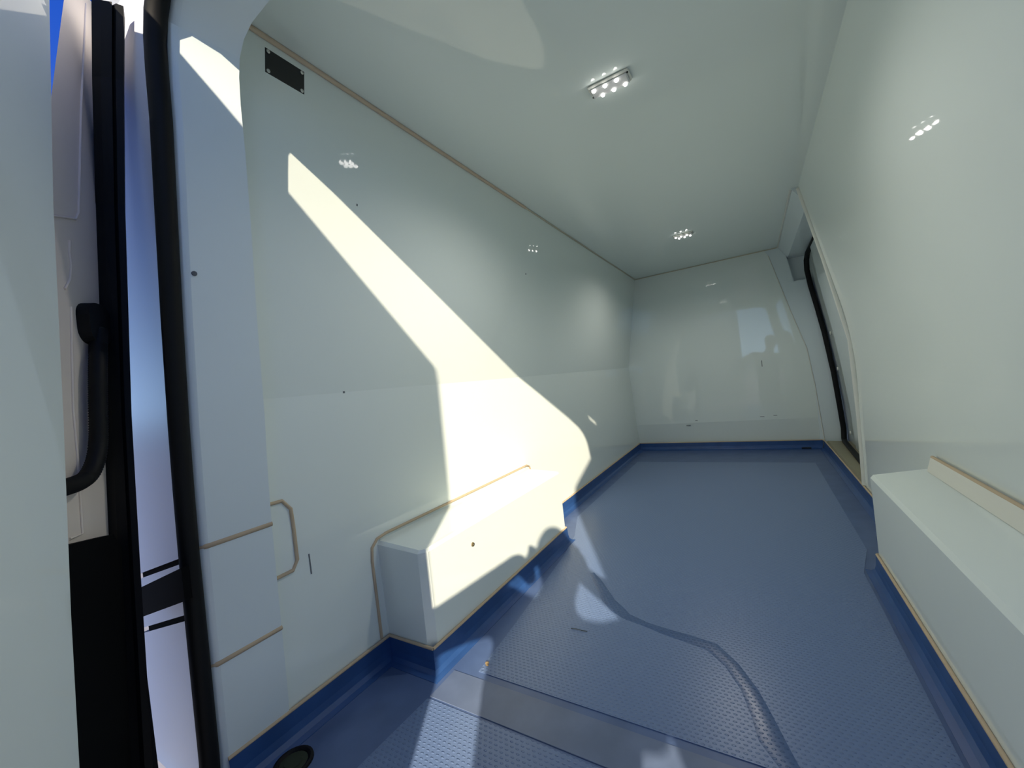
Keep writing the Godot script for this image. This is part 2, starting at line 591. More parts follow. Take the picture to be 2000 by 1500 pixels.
	o = base("baseboard_left")
	upstand(o, [V(-0.979, 0, -0.36), V(-0.979, 0, -0.785), V(-0.811, 0, -0.785), V(-0.811, 0, -1.68), V(-0.979, 0, -1.68), V(-0.979, 0, FRONT)], kick, caulk)
	struct(o, "blue floor upstand along the left wall and wheel arch box")
	o = base("baseboard_front")
	upstand(o, [V(-0.979, 0, FRONT), V(0.40, 0, FRONT), V(0.40, 0, FRONT + 0.03)], kick, caulk)
	struct(o, "blue floor upstand along the foot of the bulkhead")
	st = mb()
	box(st, V(0.285, 0.012, -3.772), V(0.06, 0.012, 0.006), 0.002)
	obj("drain_slot", st, black, o)
	o = base("baseboard_right")
	upstand(o, [V(0.405, 0, FRONT + 0.03), V(0.405, 0, -1.70), V(0.288, 0, -1.70), V(0.288, 0, -0.80), V(0.405, 0, -0.80), V(0.405, 0, -0.36)], kick, caulk)
	struct(o, "blue floor upstand along the right wall and wheel arch box")

	# rear door opening: a lining that runs up the left, across the top and down the right
	o = base("door_2")
	var prof := [Vector2(0.10, -0.4851), Vector2(0.0, -0.485), Vector2(0.0, -0.362), Vector2(0.0025, -0.353), Vector2(0.009, -0.347), Vector2(0.03, -0.345)]
	for side_ in [false, true]:
		for part in [[0, 2], [3, 4], [5, 13]]:
			st = mb()
			portal_sweep(st, part[0], part[1], prof, side_)
			obj("jamb_panel", st, jamb, o)
		st = mb()
		portal_sweep(st, 13, 18, prof, side_)
		obj("header_panel", st, jamb, o)
		for y in [0.497, 0.260]:
			var x := portal_x(y)
			var b := []
			for z in [-0.486, -0.42, -0.358, -0.349, -0.347]:
				b.append(V(x - (0.002 if z < -0.35 else 0.012), y, z))
			if side_:
				for i in b.size():
					b[i].x = -0.58 - b[i].x
			bead("caulk_bead", b, 0.0055, caulk, o)
		st = mb()
		var sp := PackedVector3Array()
		for i in portal_path.size():
			if i in [3, 5]:
				continue
			var q: Vector2 = portal_rear[i] + outward(portal_rear, i) * 0.006
			sp.append(V(-0.58 - q.x if side_ else q.x, q.y, -0.331 + portal_rake[i] * 0.2))
		tube(st, sp, 0.017, 0.017, 10)
		obj("rubber_seal", st, rubber, o)
	# painted flange behind the seal, in three lengths with the hinge pockets between them
	for part in [[0.493, 1.62, -0.337, 1.0, 0.0], [0.378, 0.481, -0.340, 1.15, 1.0], [-0.05, 0.366, -0.337, 0.0, 1.15]]:
		for side_ in [false, true]:
			st = mb()
			var rows := []
			for i in 9:
				var y := lerpf(part[0], part[1], i / 8.0)
				var x := portal_x(minf(y, 1.40)) + maxf(y - 1.40, 0.0) * 0.3
				var row := PackedVector3Array()
				for q in [[0.0, 0.0], [-0.065, 0.0], [-0.075, -0.006], [-0.38, -0.006], [-0.38, -0.06]]:
					var px: float = x + q[0]
					row.append(V(-0.58 - px if side_ else px, y + 0.28 * q[0] * lerpf(part[3], part[4], i / 8.0), part[2] + q[1]))
				rows.append(row)
			sheet(st, rows, func(_m: Vector3) -> Vector3: return V(0, 0, 1), false)
			obj("flange_panel", st, paint, o)
	for side_ in [false, true]:
		st = mb()
		box(st, V(MID + (0.88 if side_ else -0.88), 0.40, -0.366), V(0.30, 0.42, 0.02), 0.004)
		obj("hinge_pocket", st, plastic, o)
	st = mb()
	box(st, V(MID, 1.60, -0.338), V(1.14, 0.16, 0.014), 0.004)
	obj("header_lip", st, paint, o)
	st = mb()
	lathe(st, [Vector2(0.005, 0.0), Vector2(0.0045, 0.002), Vector2(0.0, 0.0022)], V(portal_x(1.03) + 0.0, 1.03, -0.366), V(1, 0, 0), 12)
	obj("screw", st, mat(Color8(90, 95, 105), 0.4, 0.5, 0.6), o)
	struct(o, "white lined frame of the open rear doors with a black rubber seal")

	# outer skin, so that daylight comes in only at the back
	o = base("wall_outer")
	for q in [[V(MID, 1.69, -2.1), V(1.96, 0.06, 3.5), "roof_skin"], [V(-1.30, 0.82, -2.14), V(0.03, 1.8, 3.5), "side_skin"], [V(0.66, 0.82, -2.12), V(0.03, 1.8, 3.54), "side_skin"], [V(-0.3, 0.82, -3.94), V(1.96, 1.8, 0.05), "front_skin"], [V(MID, -0.16, -2.12), V(1.96, 0.18, 3.6), "chassis"]]:
		st = mb()
		box(st, q[0], q[1], 0.01)
		obj(q[2], st, paint, o)
	struct(o, "white painted outer body of the van")

	# ------------------------------------------------ things in the load space
	# wheel arch boxes
	o = base("wheel_arch_box", V(-0.9, 0.0, -1.23))
	st = mb()
	arch_left(st, V(-0.9, 0.0, -1.23))
	obj("cover", st, gel, o)
	var w := V(-0.9, 0.0, -1.23)
	var cb := []
	for q in [V(0, 0.07, -0.757), V(0, 0.18, -0.758), V(0, 0.29, -0.759), V(0, 0.325, -0.764), V(0, 0.343, -0.785), V(0, 0.348, -0.82), V(0, 0.348, -1.70), V(0, 0.338, -1.722), V(0, 0.318, -1.73)]:
		q.x = wall_x(q.y) + 0.001
		cb.append(q - w)
	bead("caulk_bead", cb, 0.0045, caulk, o)
	st = mb()
	lathe(st, [Vector2(0.007, 0.0), Vector2(0.006, 0.003), Vector2(0.002, 0.0035), Vector2(0.0, 0.001)], V(-0.811, 0.26, -1.001) - w, V(1, 0, 0), 12)
	obj("screw", st, mat(Color8(120, 110, 80), 0.5, 0.5, 0.5), o)
	tag(o, "white wheel arch box on the left wall, lit by the sun", "wheel arch")

	o = base("wheel_arch_box", V(0.35, 0.0, -1.25))
	w = V(0.35, 0.0, -1.25)
	st = mb()
	arch_right(st, w)
	obj("cover", st, gel, o)
	st = mb()
	var fp := [V(0.392, 0.372, -1.575), V(0.410, 0.372, -1.575), V(0.410, 0.411, -1.575), V(0.402, 0.411, -1.575)]
	var fq := []
	for p in fp:
		fq.append(V(p.x, p.y, -0.78))
	for i in 4:
		var j := (i + 1) % 4
		quad(st, fp[i] - w, fp[j] - w, fq[j] - w, fq[i] - w, (fp[i] + fp[j]) / 2.0 - V(0.403, 0.39, -1.575))
	quad(st, fp[0] - w, fp[1] - w, fp[2] - w, fp[3] - w, V(0, 0, -1))
	quad(st, fq[0] - w, fq[1] - w, fq[2] - w, fq[3] - w, V(0, 0, 1))
	obj("wall_flange", st, pale, o)
	bead("caulk_bead", [V(0.406, 0.412, -1.575) - w, V(0.406, 0.412, -0.79) - w], 0.0045, caulk, o)
	tag(o, "white wheel arch box on the right wall, with a sloping top", "wheel arch")

	# rating plate
	o = base("rating_plate", V(-0.866, 1.532, -0.578))
	var pb := Basis(V(0, 0, -1), V(0.181, 0.983, 0).normalized(), V(0.983, -0.181, 0).normalized())
	st = mb()
	box(st, V(0.001, 0, 0), V(0.092, 0.052, 0.002), 0.0006, pb)
	obj("plate", st, black, o)
	for sx in [-1, 1]:
		for sy in [-1, 1]:
			st = mb()
			lathe(st, [Vector2(0.0042, 0.0), Vector2(0.004, 0.0016), Vector2(0.0022, 0.0022), Vector2(0.0018, 0.0012), Vector2(0.0, 0.0012)], pb * V(sx * 0.0395, sy * 0.0205, 0.002), pb.z, 14)
			obj("rivet", st, steel, o)
	tag(o, "small black plate held by four rivets, high on the left wall", "plate")

	# ceiling lamps
	lamp(V(-0.275, CEIL, -1.185), "lit six point lamp on the ceiling, nearer the rear doors", glass, pale, glow, led_energy)
	lamp(V(-0.305, CEIL, -2.825), "lit six point lamp on the ceiling, nearer the bulkhead", glass, pale, glow, led_energy)

	# floor drain beside the rear frame
	o = base("floor_drain", V(-0.915, 0.0, -0.452))
	st = mb()
	lathe(st, [Vector2(0.040, 0.0), Vector2(0.039, 0.004), Vector2(0.034, 0.005), Vector2(0.030, 0.003), Vector2(0.028, 0.001)], Vector3.ZERO, Vector3.UP, 28)
	obj("rim", st, rubber, o)
	st = mb()
	lathe(st, [Vector2(0.028, 0.001), Vector2(0.018, 0.0015), Vector2(0.017, 0.004), Vector2(0.0, 0.0045)], Vector3.ZERO, Vector3.UP, 24)
	obj("plug", st, mat(Color8(52, 60, 48), 0.7, 0.3), o)
	tag(o, "round black drain with a dull plug in the blue floor, beside the left door frame", "drain")

	# a trickle of water across the ribbed floor
	st = mb()
	var run := [Vector3(-0.60, -1.43, 0.010), Vector3(-0.55, -1.366, 0.016), Vector3(-0.481, -1.266, 0.020), Vector3(-0.444, -1.23, 0.026), Vector3(-0.404, -1.202, 0.016), Vector3(-0.34, -1.18, 0.013), Vector3(-0.285, -1.166, 0.016), Vector3(-0.22, -1.155, 0.018), Vector3(-0.165, -1.142, 0.020), Vector3(-0.116, -1.09, 0.018), Vector3(-0.077, -1.017, 0.020), Vector3(-0.054, -0.952, 0.022), Vector3(-0.038, -0.893, 0.023), Vector3(-0.016, -0.846, 0.020), Vector3(0.03, -0.74, 0.026), Vector3(0.07, -0.62, 0.024)]
	var wrows := []
	var rng := RandomNumberGenerator.new()
	rng.seed = 7
	for i in run.size():
		var a: Vector3 = run[maxi(i - 1, 0)]
		var b: Vector3 = run[mini(i + 1, run.size() - 1)]
		var t := Vector2(b.x - a.x, b.y - a.y).normalized()
		var n := Vector2(-t.y, t.x)
		var c := Vector2(run[i].x, run[i].y)
		var l: Vector2 = c + n * run[i].z * rng.randf_range(0.85, 1.15)
		var r: Vector2 = c - n * run[i].z * rng.randf_range(0.85, 1.15)
		wrows.append(pv([V(l.x, 0.0015, l.y), V(l.lerp(r, 0.25).x, 0.0026, l.lerp(r, 0.25).y), V(l.lerp(r, 0.75).x, 0.0026, l.lerp(r, 0.75).y), V(r.x, 0.0015, r.y)]))
	sheet(st, wrows, func(_m: Vector3) -> Vector3: return Vector3.UP)
	tag(obj("water_trail", st, wet), "dark wet trickle winding across the blue ribbed floor", "water")

	# litter on the floor
	st = mb()
	for q in [[V(-0.694, 0.0045, -0.862), V(0.010, 0.005, 0.007), 0.5], [V(-0.690, 0.004, -0.856), V(0.006, 0.004, 0.009), 1.3]]:
		box(st, q[0], q[1], 0.0015, Basis(Vector3.UP, q[2]))
	tag(obj("crumb", st, mat(Color8(150, 130, 96), 0.9, 0.2)), "tiny brown crumb on the ribbed floor beside the sunlit strip", "crumb")
	st = mb()
	tube(st, pv([V(-0.541, 0.0035, -1.084), V(-0.525, 0.0045, -1.086), V(-0.508, 0.004, -1.085), V(-0.491, 0.0035, -1.088)]), 0.0011, 0.0009, 6)
	tag(obj("twig", st, mat(Color8(84, 92, 88), 0.9, 0.2)), "thin dark twig lying on the blue ribbed floor", "twig")

	# ------------------------------------------------ rear doors
	left_door(gel, raw, rubber, plastic, paint)
	right_door(gel, paint)

	# hinge strap that crosses the flange
	o = base("hinge_strap", V(-0.93, 0.42, -0.31))
	st = mb()
	solid(st, PackedVector2Array([Vector2(0.02, 0.008), Vector2(0.02, 0.068), Vector2(-0.24, -0.018), Vector2(-0.24, -0.078)]), Vector3.ZERO, Vector3.RIGHT, Vector3.UP, V(0, 0, 0.012))
	obj("strap", st, plastic, o)
	tag(o, "black hinge strap crossing the pale flange at the left rear frame", "hinge")

	person()


func along_tread(st: SurfaceTool, z0: float, z1: float) -> void:
	# ribbed sheet: narrower beside the wheel arch boxes
	var pts := []
	var xl := func(z: float) -> float: return -0.885 if z < -1.75 else (-0.765 if z < -1.6 else (-0.70 if z < -0.82 else -0.765))
	if z0 < -0.8:
		pts = [Vector2(-0.70, z0), Vector2(-0.715, -1.05), Vector2(-0.765, -1.55), Vector2(-0.80, -1.75), Vector2(-0.885, -2.0), Vector2(-0.885, z1), Vector2(0.29, z1), Vector2(0.29, -1.9), Vector2(0.245, -1.7), Vector2(0.245, z0)]
	else:
		pts = [Vector2(-0.78, z0), Vector2(-0.765, z1), Vector2(0.245, z1), Vector2(0.26, z0)]
	solid(st, PackedVector2Array(pts), V(0, 0.0, 0), Vector3.RIGHT, V(0, 0, 1), V(0, 0.0016, 0))


# Upstand with a coved foot along a line of wall corners; the room lies to the right of the way it runs.
func upstand(o: Node3D, line: Array, m: Material, joint: Material) -> void:
	var st := mb()
	var prof := [Vector2(0.0, 0.062), Vector2(0.007, 0.062), Vector2(0.0085, 0.03), Vector2(0.012, 0.014), Vector2(0.020, 0.005), Vector2(0.034, 0.0012), Vector2(0.034, -0.004)]
	var rows := []
	var beads := []
	for i in line.size():
		var p: Vector3 = line[i]
		var t0: Vector3 = (p - line[i - 1]).normalized() if i > 0 else (line[1] - p).normalized()
		var t1: Vector3 = (line[i + 1] - p).normalized() if i < line.size() - 1 else t0
		var n0 := V(-t0.z, 0, t0.x)
		var n1 := V(-t1.z, 0, t1.x)
		var n := (n0 + n1) / (1.0 + n0.dot(n1))
		var row := PackedVector3Array()
		for q in prof:
			row.append(p + n * q.x + Vector3.UP * q.y)
		rows.append(row)
		beads.append(p + n * 0.004 + Vector3.UP * 0.065)
	for i in rows.size() - 1:
		var d: Vector3 = (line[i + 1] - line[i]).normalized()
		var n := V(-d.z, 0, d.x)
		for j in prof.size() - 1:
			quad(st, rows[i][j], rows[i][j + 1], rows[i + 1][j + 1], rows[i + 1][j], n + Vector3.UP)
	obj("upstand", st, m, o)
	for i in beads.size() - 1:
		bead("caulk_bead", [beads[i], beads[i + 1]], 0.0045, joint, o)


func arch_left(st: SurfaceTool, w: Vector3) -> void:
	# faces of a box against the wall, its near upright edge and its top front edge chamfered
	var c := 0.02
	var xf := -0.811
	var xw := -1.02
	var zn := -0.785
	var zf := -1.68
	var y := 0.325
	var yw := 0.338
	var T := func(a: float, b: float, d: float) -> Vector3: return V(a, b, d) - w
	quad(st, T.call(xf, 0, zn - c), T.call(xf, 0, zf), T.call(xf, y - 0.008, zf), T.call(xf, y - 0.008, zn - c), V(1, 0, 0))
	quad(st, T.call(xf, 0, zn - c), T.call(xf - c, 0, zn), T.call(xf - c, y - 0.008, zn), T.call(xf, y - 0.008, zn - c), V(1, 0, 1))
	quad(st, T.call(xf - c, 0, zn), T.call(xw, 0, zn), T.call(xw, yw - 0.010, zn), T.call(xf - c, y - 0.008, zn), V(0, 0, 1))
	quad(st, T.call(xf - c, y, zn - 0.008), T.call(xw, yw, zn - 0.008), T.call(xw, yw, zf), T.call(xf - 0.008, y, zf), V(0, 1, 0))
	tri(st, T.call(xf - c, y, zn - 0.008), T.call(xf - 0.008, y, zf), T.call(xf - 0.008, y, zn - c), V(0, 1, 0))
	quad(st, T.call(xf, y - 0.008, zn - c), T.call(xf, y - 0.008, zf), T.call(xf - 0.008, y, zf), T.call(xf - 0.008, y, zn - c), V(1, 1, 0))
	quad(st, T.call(xf - c, y - 0.008, zn), T.call(xw, yw - 0.010, zn), T.call(xw, yw, zn - 0.008), T.call(xf - c, y, zn - 0.008), V(0, 1, 1))
	quad(st, T.call(xf, y - 0.008, zn - c), T.call(xf - c, y - 0.008, zn), T.call(xf - c, y, zn - 0.008), T.call(xf - 0.008, y, zn - c), V(1, 1, 1))
	quad(st, T.call(xf, 0, zf), T.call(xw, 0, zf), T.call(xw, yw, zf), T.call(xf, y - 0.008, zf), V(0, 0, -1))


func arch_right(st: SurfaceTool, w: Vector3) -> void:
	var T := func(a: float, b: float, d: float) -> Vector3: return V(a, b, d) - w
	var ys := 0.318
	var zf := -1.70
	var zn := -0.78
	var zb := -1.575
	quad(st, T.call(0.288, 0, zf), T.call(0.288, 0, zn), T.call(0.288, ys, zn), T.call(0.288, ys, zf), V(-1, 0, 0))
	quad(st, T.call(0.288, ys, zf), T.call(0.288, ys, zn), T.call(0.296, ys + 0.010, zn), T.call(0.296, ys + 0.010, zf), V(-1, 1, 0))
	quad(st, T.call(0.296, ys + 0.010, zf), T.call(0.296, ys + 0.010, zn), T.call(0.43, 0.385, zn), T.call(0.43, 0.385, zb), V(0, 1, 0))
	quad(st, T.call(0.288, 0, zf), T.call(0.43, 0, zb), T.call(0.43, 0.385, zb), T.call(0.288, ys, zf), V(0, 0, -1))
	tri(st, T.call(0.288, ys, zf), T.call(0.296, ys + 0.010, zf), T.call(0.43, 0.385, zb), V(0, 0, -1))
	quad(st, T.call(0.288, 0, zn), T.call(0.43, 0, zn), T.call(0.43, 0.385, zn), T.call(0.288, ys, zn), V(0, 0, 1))


func lamp(at: Vector3, label: String, glass: Material, rim: Material, glow: Material, energy: float) -> void:
	var o := base("ceiling_lamp", at)
	var st := mb()
	box(st, V(0, -0.004, 0), V(0.118, 0.008, 0.052), 0.003)
	obj("housing", st, rim, o)
	st = mb()
	box(st, V(0, -0.011, 0), V(0.106, 0.008, 0.042), 0.003)
	obj("lens", st, glass, o)
	for sx in [-1, 1]:
		st = mb()
		lathe(st, [Vector2(0.003, 0.0), Vector2(0.0028, 0.002), Vector2(0, 0.0022)], V(sx * 0.055, -0.008, 0.018 * sx), V(0, -1, 0), 10)
		obj("screw", st, mat(Color8(60, 60, 55), 0.4, 0.5, 0.5), o)
	for i in 6:
		var p := V(-0.042 + (i % 3) * 0.033 + (0.0 if i < 3 else 0.016), -0.015, -0.016 if i >= 3 else 0.017)
		st = mb()
		lathe(st, [Vector2(0.0055, 0.0), Vector2(0.005, 0.003), Vector2(0.003, 0.0048), Vector2(0, 0.0055)], p, V(0, -1, 0), 14)
		lathe(st, [Vector2(0, -0.001), Vector2(0.0055, 0.0)], p, V(0, -1, 0), 14)
		obj("light_point", st, glow, o)
		var l := SpotLight3D.new()
		l.name = "point_light"
		l.position = p + V(0, -0.0015, 0)
		l.rotation.x = -PI / 2.0
		l.spot_angle = 80.0
		l.spot_angle_attenuation = 0.6
		l.light_color = Color(1.0, 0.98, 0.95)
		l.light_energy = energy
		l.light_size = 0.003
		l.spot_range = 12.0
		l.spot_attenuation = 2.0
		l.shadow_enabled = true
		o.add_child(l, true)
	tag(o, label, "lamp", "ceiling lamps")


func left_door(gel: Material, raw: Material, rubber: Material, plastic: Material, paint: Material) -> void:
	var w := V(-1.1, 0.0, -0.25)
	var o := base("rear_door", w)
	var st := mb()
	# insulated inner panel, leaning with the body, from its hinge side edge back to its free edge
	var edge := [[-0.824, 0.0, -0.128], [-0.832, 0.299, -0.137], [-0.844, 0.501, -0.147], [-0.867, 0.775, -0.165], [-0.892, 1.101, -0.184], [-0.928, 1.459, -0.213], [-0.936, 1.60, -0.219]]
	var dir := V(0.785, 0, 0.62).normalized()
	var nrm := V(0.62, 0, -0.785).normalized()
	var rows := []
	for e in edge:
		var p := V(e[0], e[1], e[2]) - w
		var free := V(-0.16 - w.x, e[1], 0.37 - w.z)
		if e[1] > 1.5:
			free.y = 1.60
		rows.append(pv([p - nrm * 0.07, p + dir * 0.0, p + dir * 0.006 + nrm * 0.006, free + nrm * 0.006, free - nrm * 0.07]))
	sheet(st, rows, func(m: Vector3) -> Vector3: return nrm if m.distance_to(V(0.2, m.y, 0.1)) < 9.0 else nrm, false)
	var cap := rows[rows.size() - 1] as PackedVector3Array
	quad(st, cap[0], cap[1], cap[3], cap[4], Vector3.UP)
	obj("inner_panel", st, gel, o)
	# outer skin
	st = mb()
	var orow := []
	for e in edge:
		var p := V(e[0], e[1], e[2]) - w - nrm * 0.072
		orow.append(pv([p + V(-0.42, 0, -0.054), p, V(-0.16 - w.x, e[1], 0.37 - w.z) - nrm * 0.072]))
	sheet(st, orow, func(_m: Vector3) -> Vector3: return -nrm, false)
	obj("outer_skin", st, paint, o)
	# bare hinge end of the door
	st = mb()
	var ho := V(-1.0, 0, -0.232) - w
	var he := PackedVector2Array([Vector2(0.30, -0.05), Vector2(0.22, 0.66), Vector2(0.13, 1.0), Vector2(0.031, 1.303), Vector2(-0.003, 1.418), Vector2(-0.045, 1.558), Vector2(-0.065, 1.63), Vector2(-0.16, 1.65), Vector2(-0.09, 1.25), Vector2(-0.065, 1.029), Vector2(-0.02, 0.658), Vector2(0.03, 0.189), Vector2(0.05, -0.05)])
	solid(st, he, ho, dir, Vector3.UP, V(-0.02, 0, -0.0045))
	var end := obj("hinge_end", st, raw, o)
	for line in [[[-0.120, 1.62], [-0.104, 1.551], [-0.063, 1.378], [-0.015, 1.144], [-0.004, 1.128], [0.022, 1.12], [0.08, 1.10]], [[0.019, 1.081], [0.024, 1.06], [0.023, 1.035], [0.03, 1.01], [0.046, 0.990]], [[0.035, 0.962], [0.048, 0.873], [0.059, 0.788], [0.062, 0.70], [0.070, 0.588], [0.10, 0.589]]]:
		st = mb()
		var sl := PackedVector3Array()
		for q in line:
			sl.append(ho + dir * q[0] + Vector3.UP * q[1] + nrm * 0.0005)
		tube(st, sl, 0.0022, 0.0022, 6)
		obj("seam", st, raw, end)
	# deep rubber seal between the hinge end and the flange
	st = mb()
	var srows := []
	for q in [[1.65, -1.112, -0.321, -1.080, -0.363], [1.465, -1.089, -0.302, -1.057, -0.341], [1.186, -1.059, -0.278, -1.027, -0.312], [0.773, -1.018, -0.246, -0.986, -0.276], [0.516, -0.995, -0.228, -0.963, -0.259], [0.189, -0.963, -0.203, -0.931, -0.238], [-0.05, -0.945, -0.189, -0.909, -0.224]]:
		var pa := V(q[1], q[0], q[2])
		var pc := V(q[3], q[0], q[4])
		var near := minf(1.0, 0.325 / absf(q[4]))
		pa = V(0, 0.75, 0) + (pa - V(0, 0.75, 0)) * near
		pc = V(0, 0.75, 0) + (pc - V(0, 0.75, 0)) * near
		var far := V(pc.x, 0, pc.z) * 0.03
		var ring := PackedVector3Array([pa, pa.lerp(pc, 0.25) + V(0.006, 0, 0), pa.lerp(pc, 0.6) + V(0.006, 0, 0), pa.lerp(pc, 0.66) - V(0.004, 0, 0), pa.lerp(pc, 0.74) + V(0.004, 0, 0), pc, pc + far, pa + far])
		for i in ring.size():
			ring[i] -= w
		srows.append(ring)
	sheet(st, srows, func(m: Vector3) -> Vector3: return V(1, 0, 0.2), false, true)
	obj("rubber_seal", st, rubber, o)
	# black corner cover below
	st = mb()
	solid(st, PackedVector2Array([Vector2(0.36, 0.0), Vector2(0.30, 0.60), Vector2(0.13, 0.587), Vector2(0.030, 0.570), Vector2(-0.02, 0.50), Vector2(-0.03, 0.0)]), ho + nrm * 0.02, dir, Vector3.UP, nrm * -0.018)
	obj("corner_cover", st, plastic, o)
	tag(o, "white insulated rear door standing half open at the far left", "door")

	# cable conduit between body and door
	var gw := V(-0.99, 0.94, -0.24)
	var g := base("cable_conduit", gw)
	var hp := func(a: float, y: float, k: float) -> Vector3: return V(-1.0, 0, -0.232) + dir * a + Vector3.UP * y + nrm * k
	st = mb()
	solid(st, rounded(Vector2(-0.008, 0.940), Vector2(0.032, 0.036), 0.024), hp.call(0, 0, 0) - gw, dir, Vector3.UP, nrm * 0.018)
	obj("grommet", st, rubber, g)
	st = mb()
	var ctrl := [hp.call(-0.012, 0.93, 0.012), hp.call(0.020, 0.86, 0.02), hp.call(0.031, 0.80, 0.02), hp.call(0.042, 0.734, 0.02), hp.call(0.058, 0.698, 0.02), hp.call(0.087, 0.676, 0.02), hp.call(0.139, 0.672, 0.02), hp.call(0.18, 0.675, 0.012)]
	var curve := Curve3D.new()
	for i in ctrl.size():
		var t: Vector3 = (ctrl[mini(i + 1, ctrl.size() - 1)] - ctrl[maxi(i - 1, 0)]) / 6.0
		curve.add_point(ctrl[i] - gw, -t, t)
	curve.bake_interval = 0.0028
	tube(st, curve.get_baked_points(), 0.0115, 0.0115, 10, 0.12)
	obj("hose", st, rubber, g)
	tag(g, "black ribbed cable conduit looping from a grommet beside the left rear door", "conduit")


func rounded(c: Vector2, h: Vector2, r: float) -> PackedVector2Array:
	var p := PackedVector2Array()
	for q in 4:
		var m: Vector2 = [Vector2(1, 1), Vector2(-1, 1), Vector2(-1, -1), Vector2(1, -1)][q]
		for i in 6:
			var a := PI / 2.0 * (q + i / 5.0)
			p.append(c + m * (h - Vector2(r, r)) + Vector2(cos(a), sin(a)) * r)
	return p


func right_door(gel: Material, paint: Material) -> void:
	var w := V(0.43, 0.0, -0.25)
	var o := base("rear_door", w)
	var d := V(0.205, 0, 0.94)
	var l := d.length()
	var st := mb()
	# outline in (along, up): square at the hinge, a rounded shoulder at the free edge
	var poly := PackedVector2Array([Vector2(0.0, 0.0), Vector2(l - 0.02, 0.0), Vector2(l, 0.02), Vector2(l, 1.46), Vector2(l - 0.02, 1.52), Vector2(l - 0.08, 1.555), Vector2(0.05, 1.57), Vector2(0.0, 1.55)])
	var u := d.normalized()
	var n := V(u.z, 0, -u.x)
	solid(st, poly, n * 0.0, u, Vector3.UP, n * 0.05)
	obj("inner_panel", st, gel, o)
	st = mb()
	solid(st, poly, n * 0.052, u, Vector3.UP, n * 0.02)
	obj("outer_skin", st, paint, o)
	tag(o, "white insulated rear door standing open at the right, outside the view", "door")


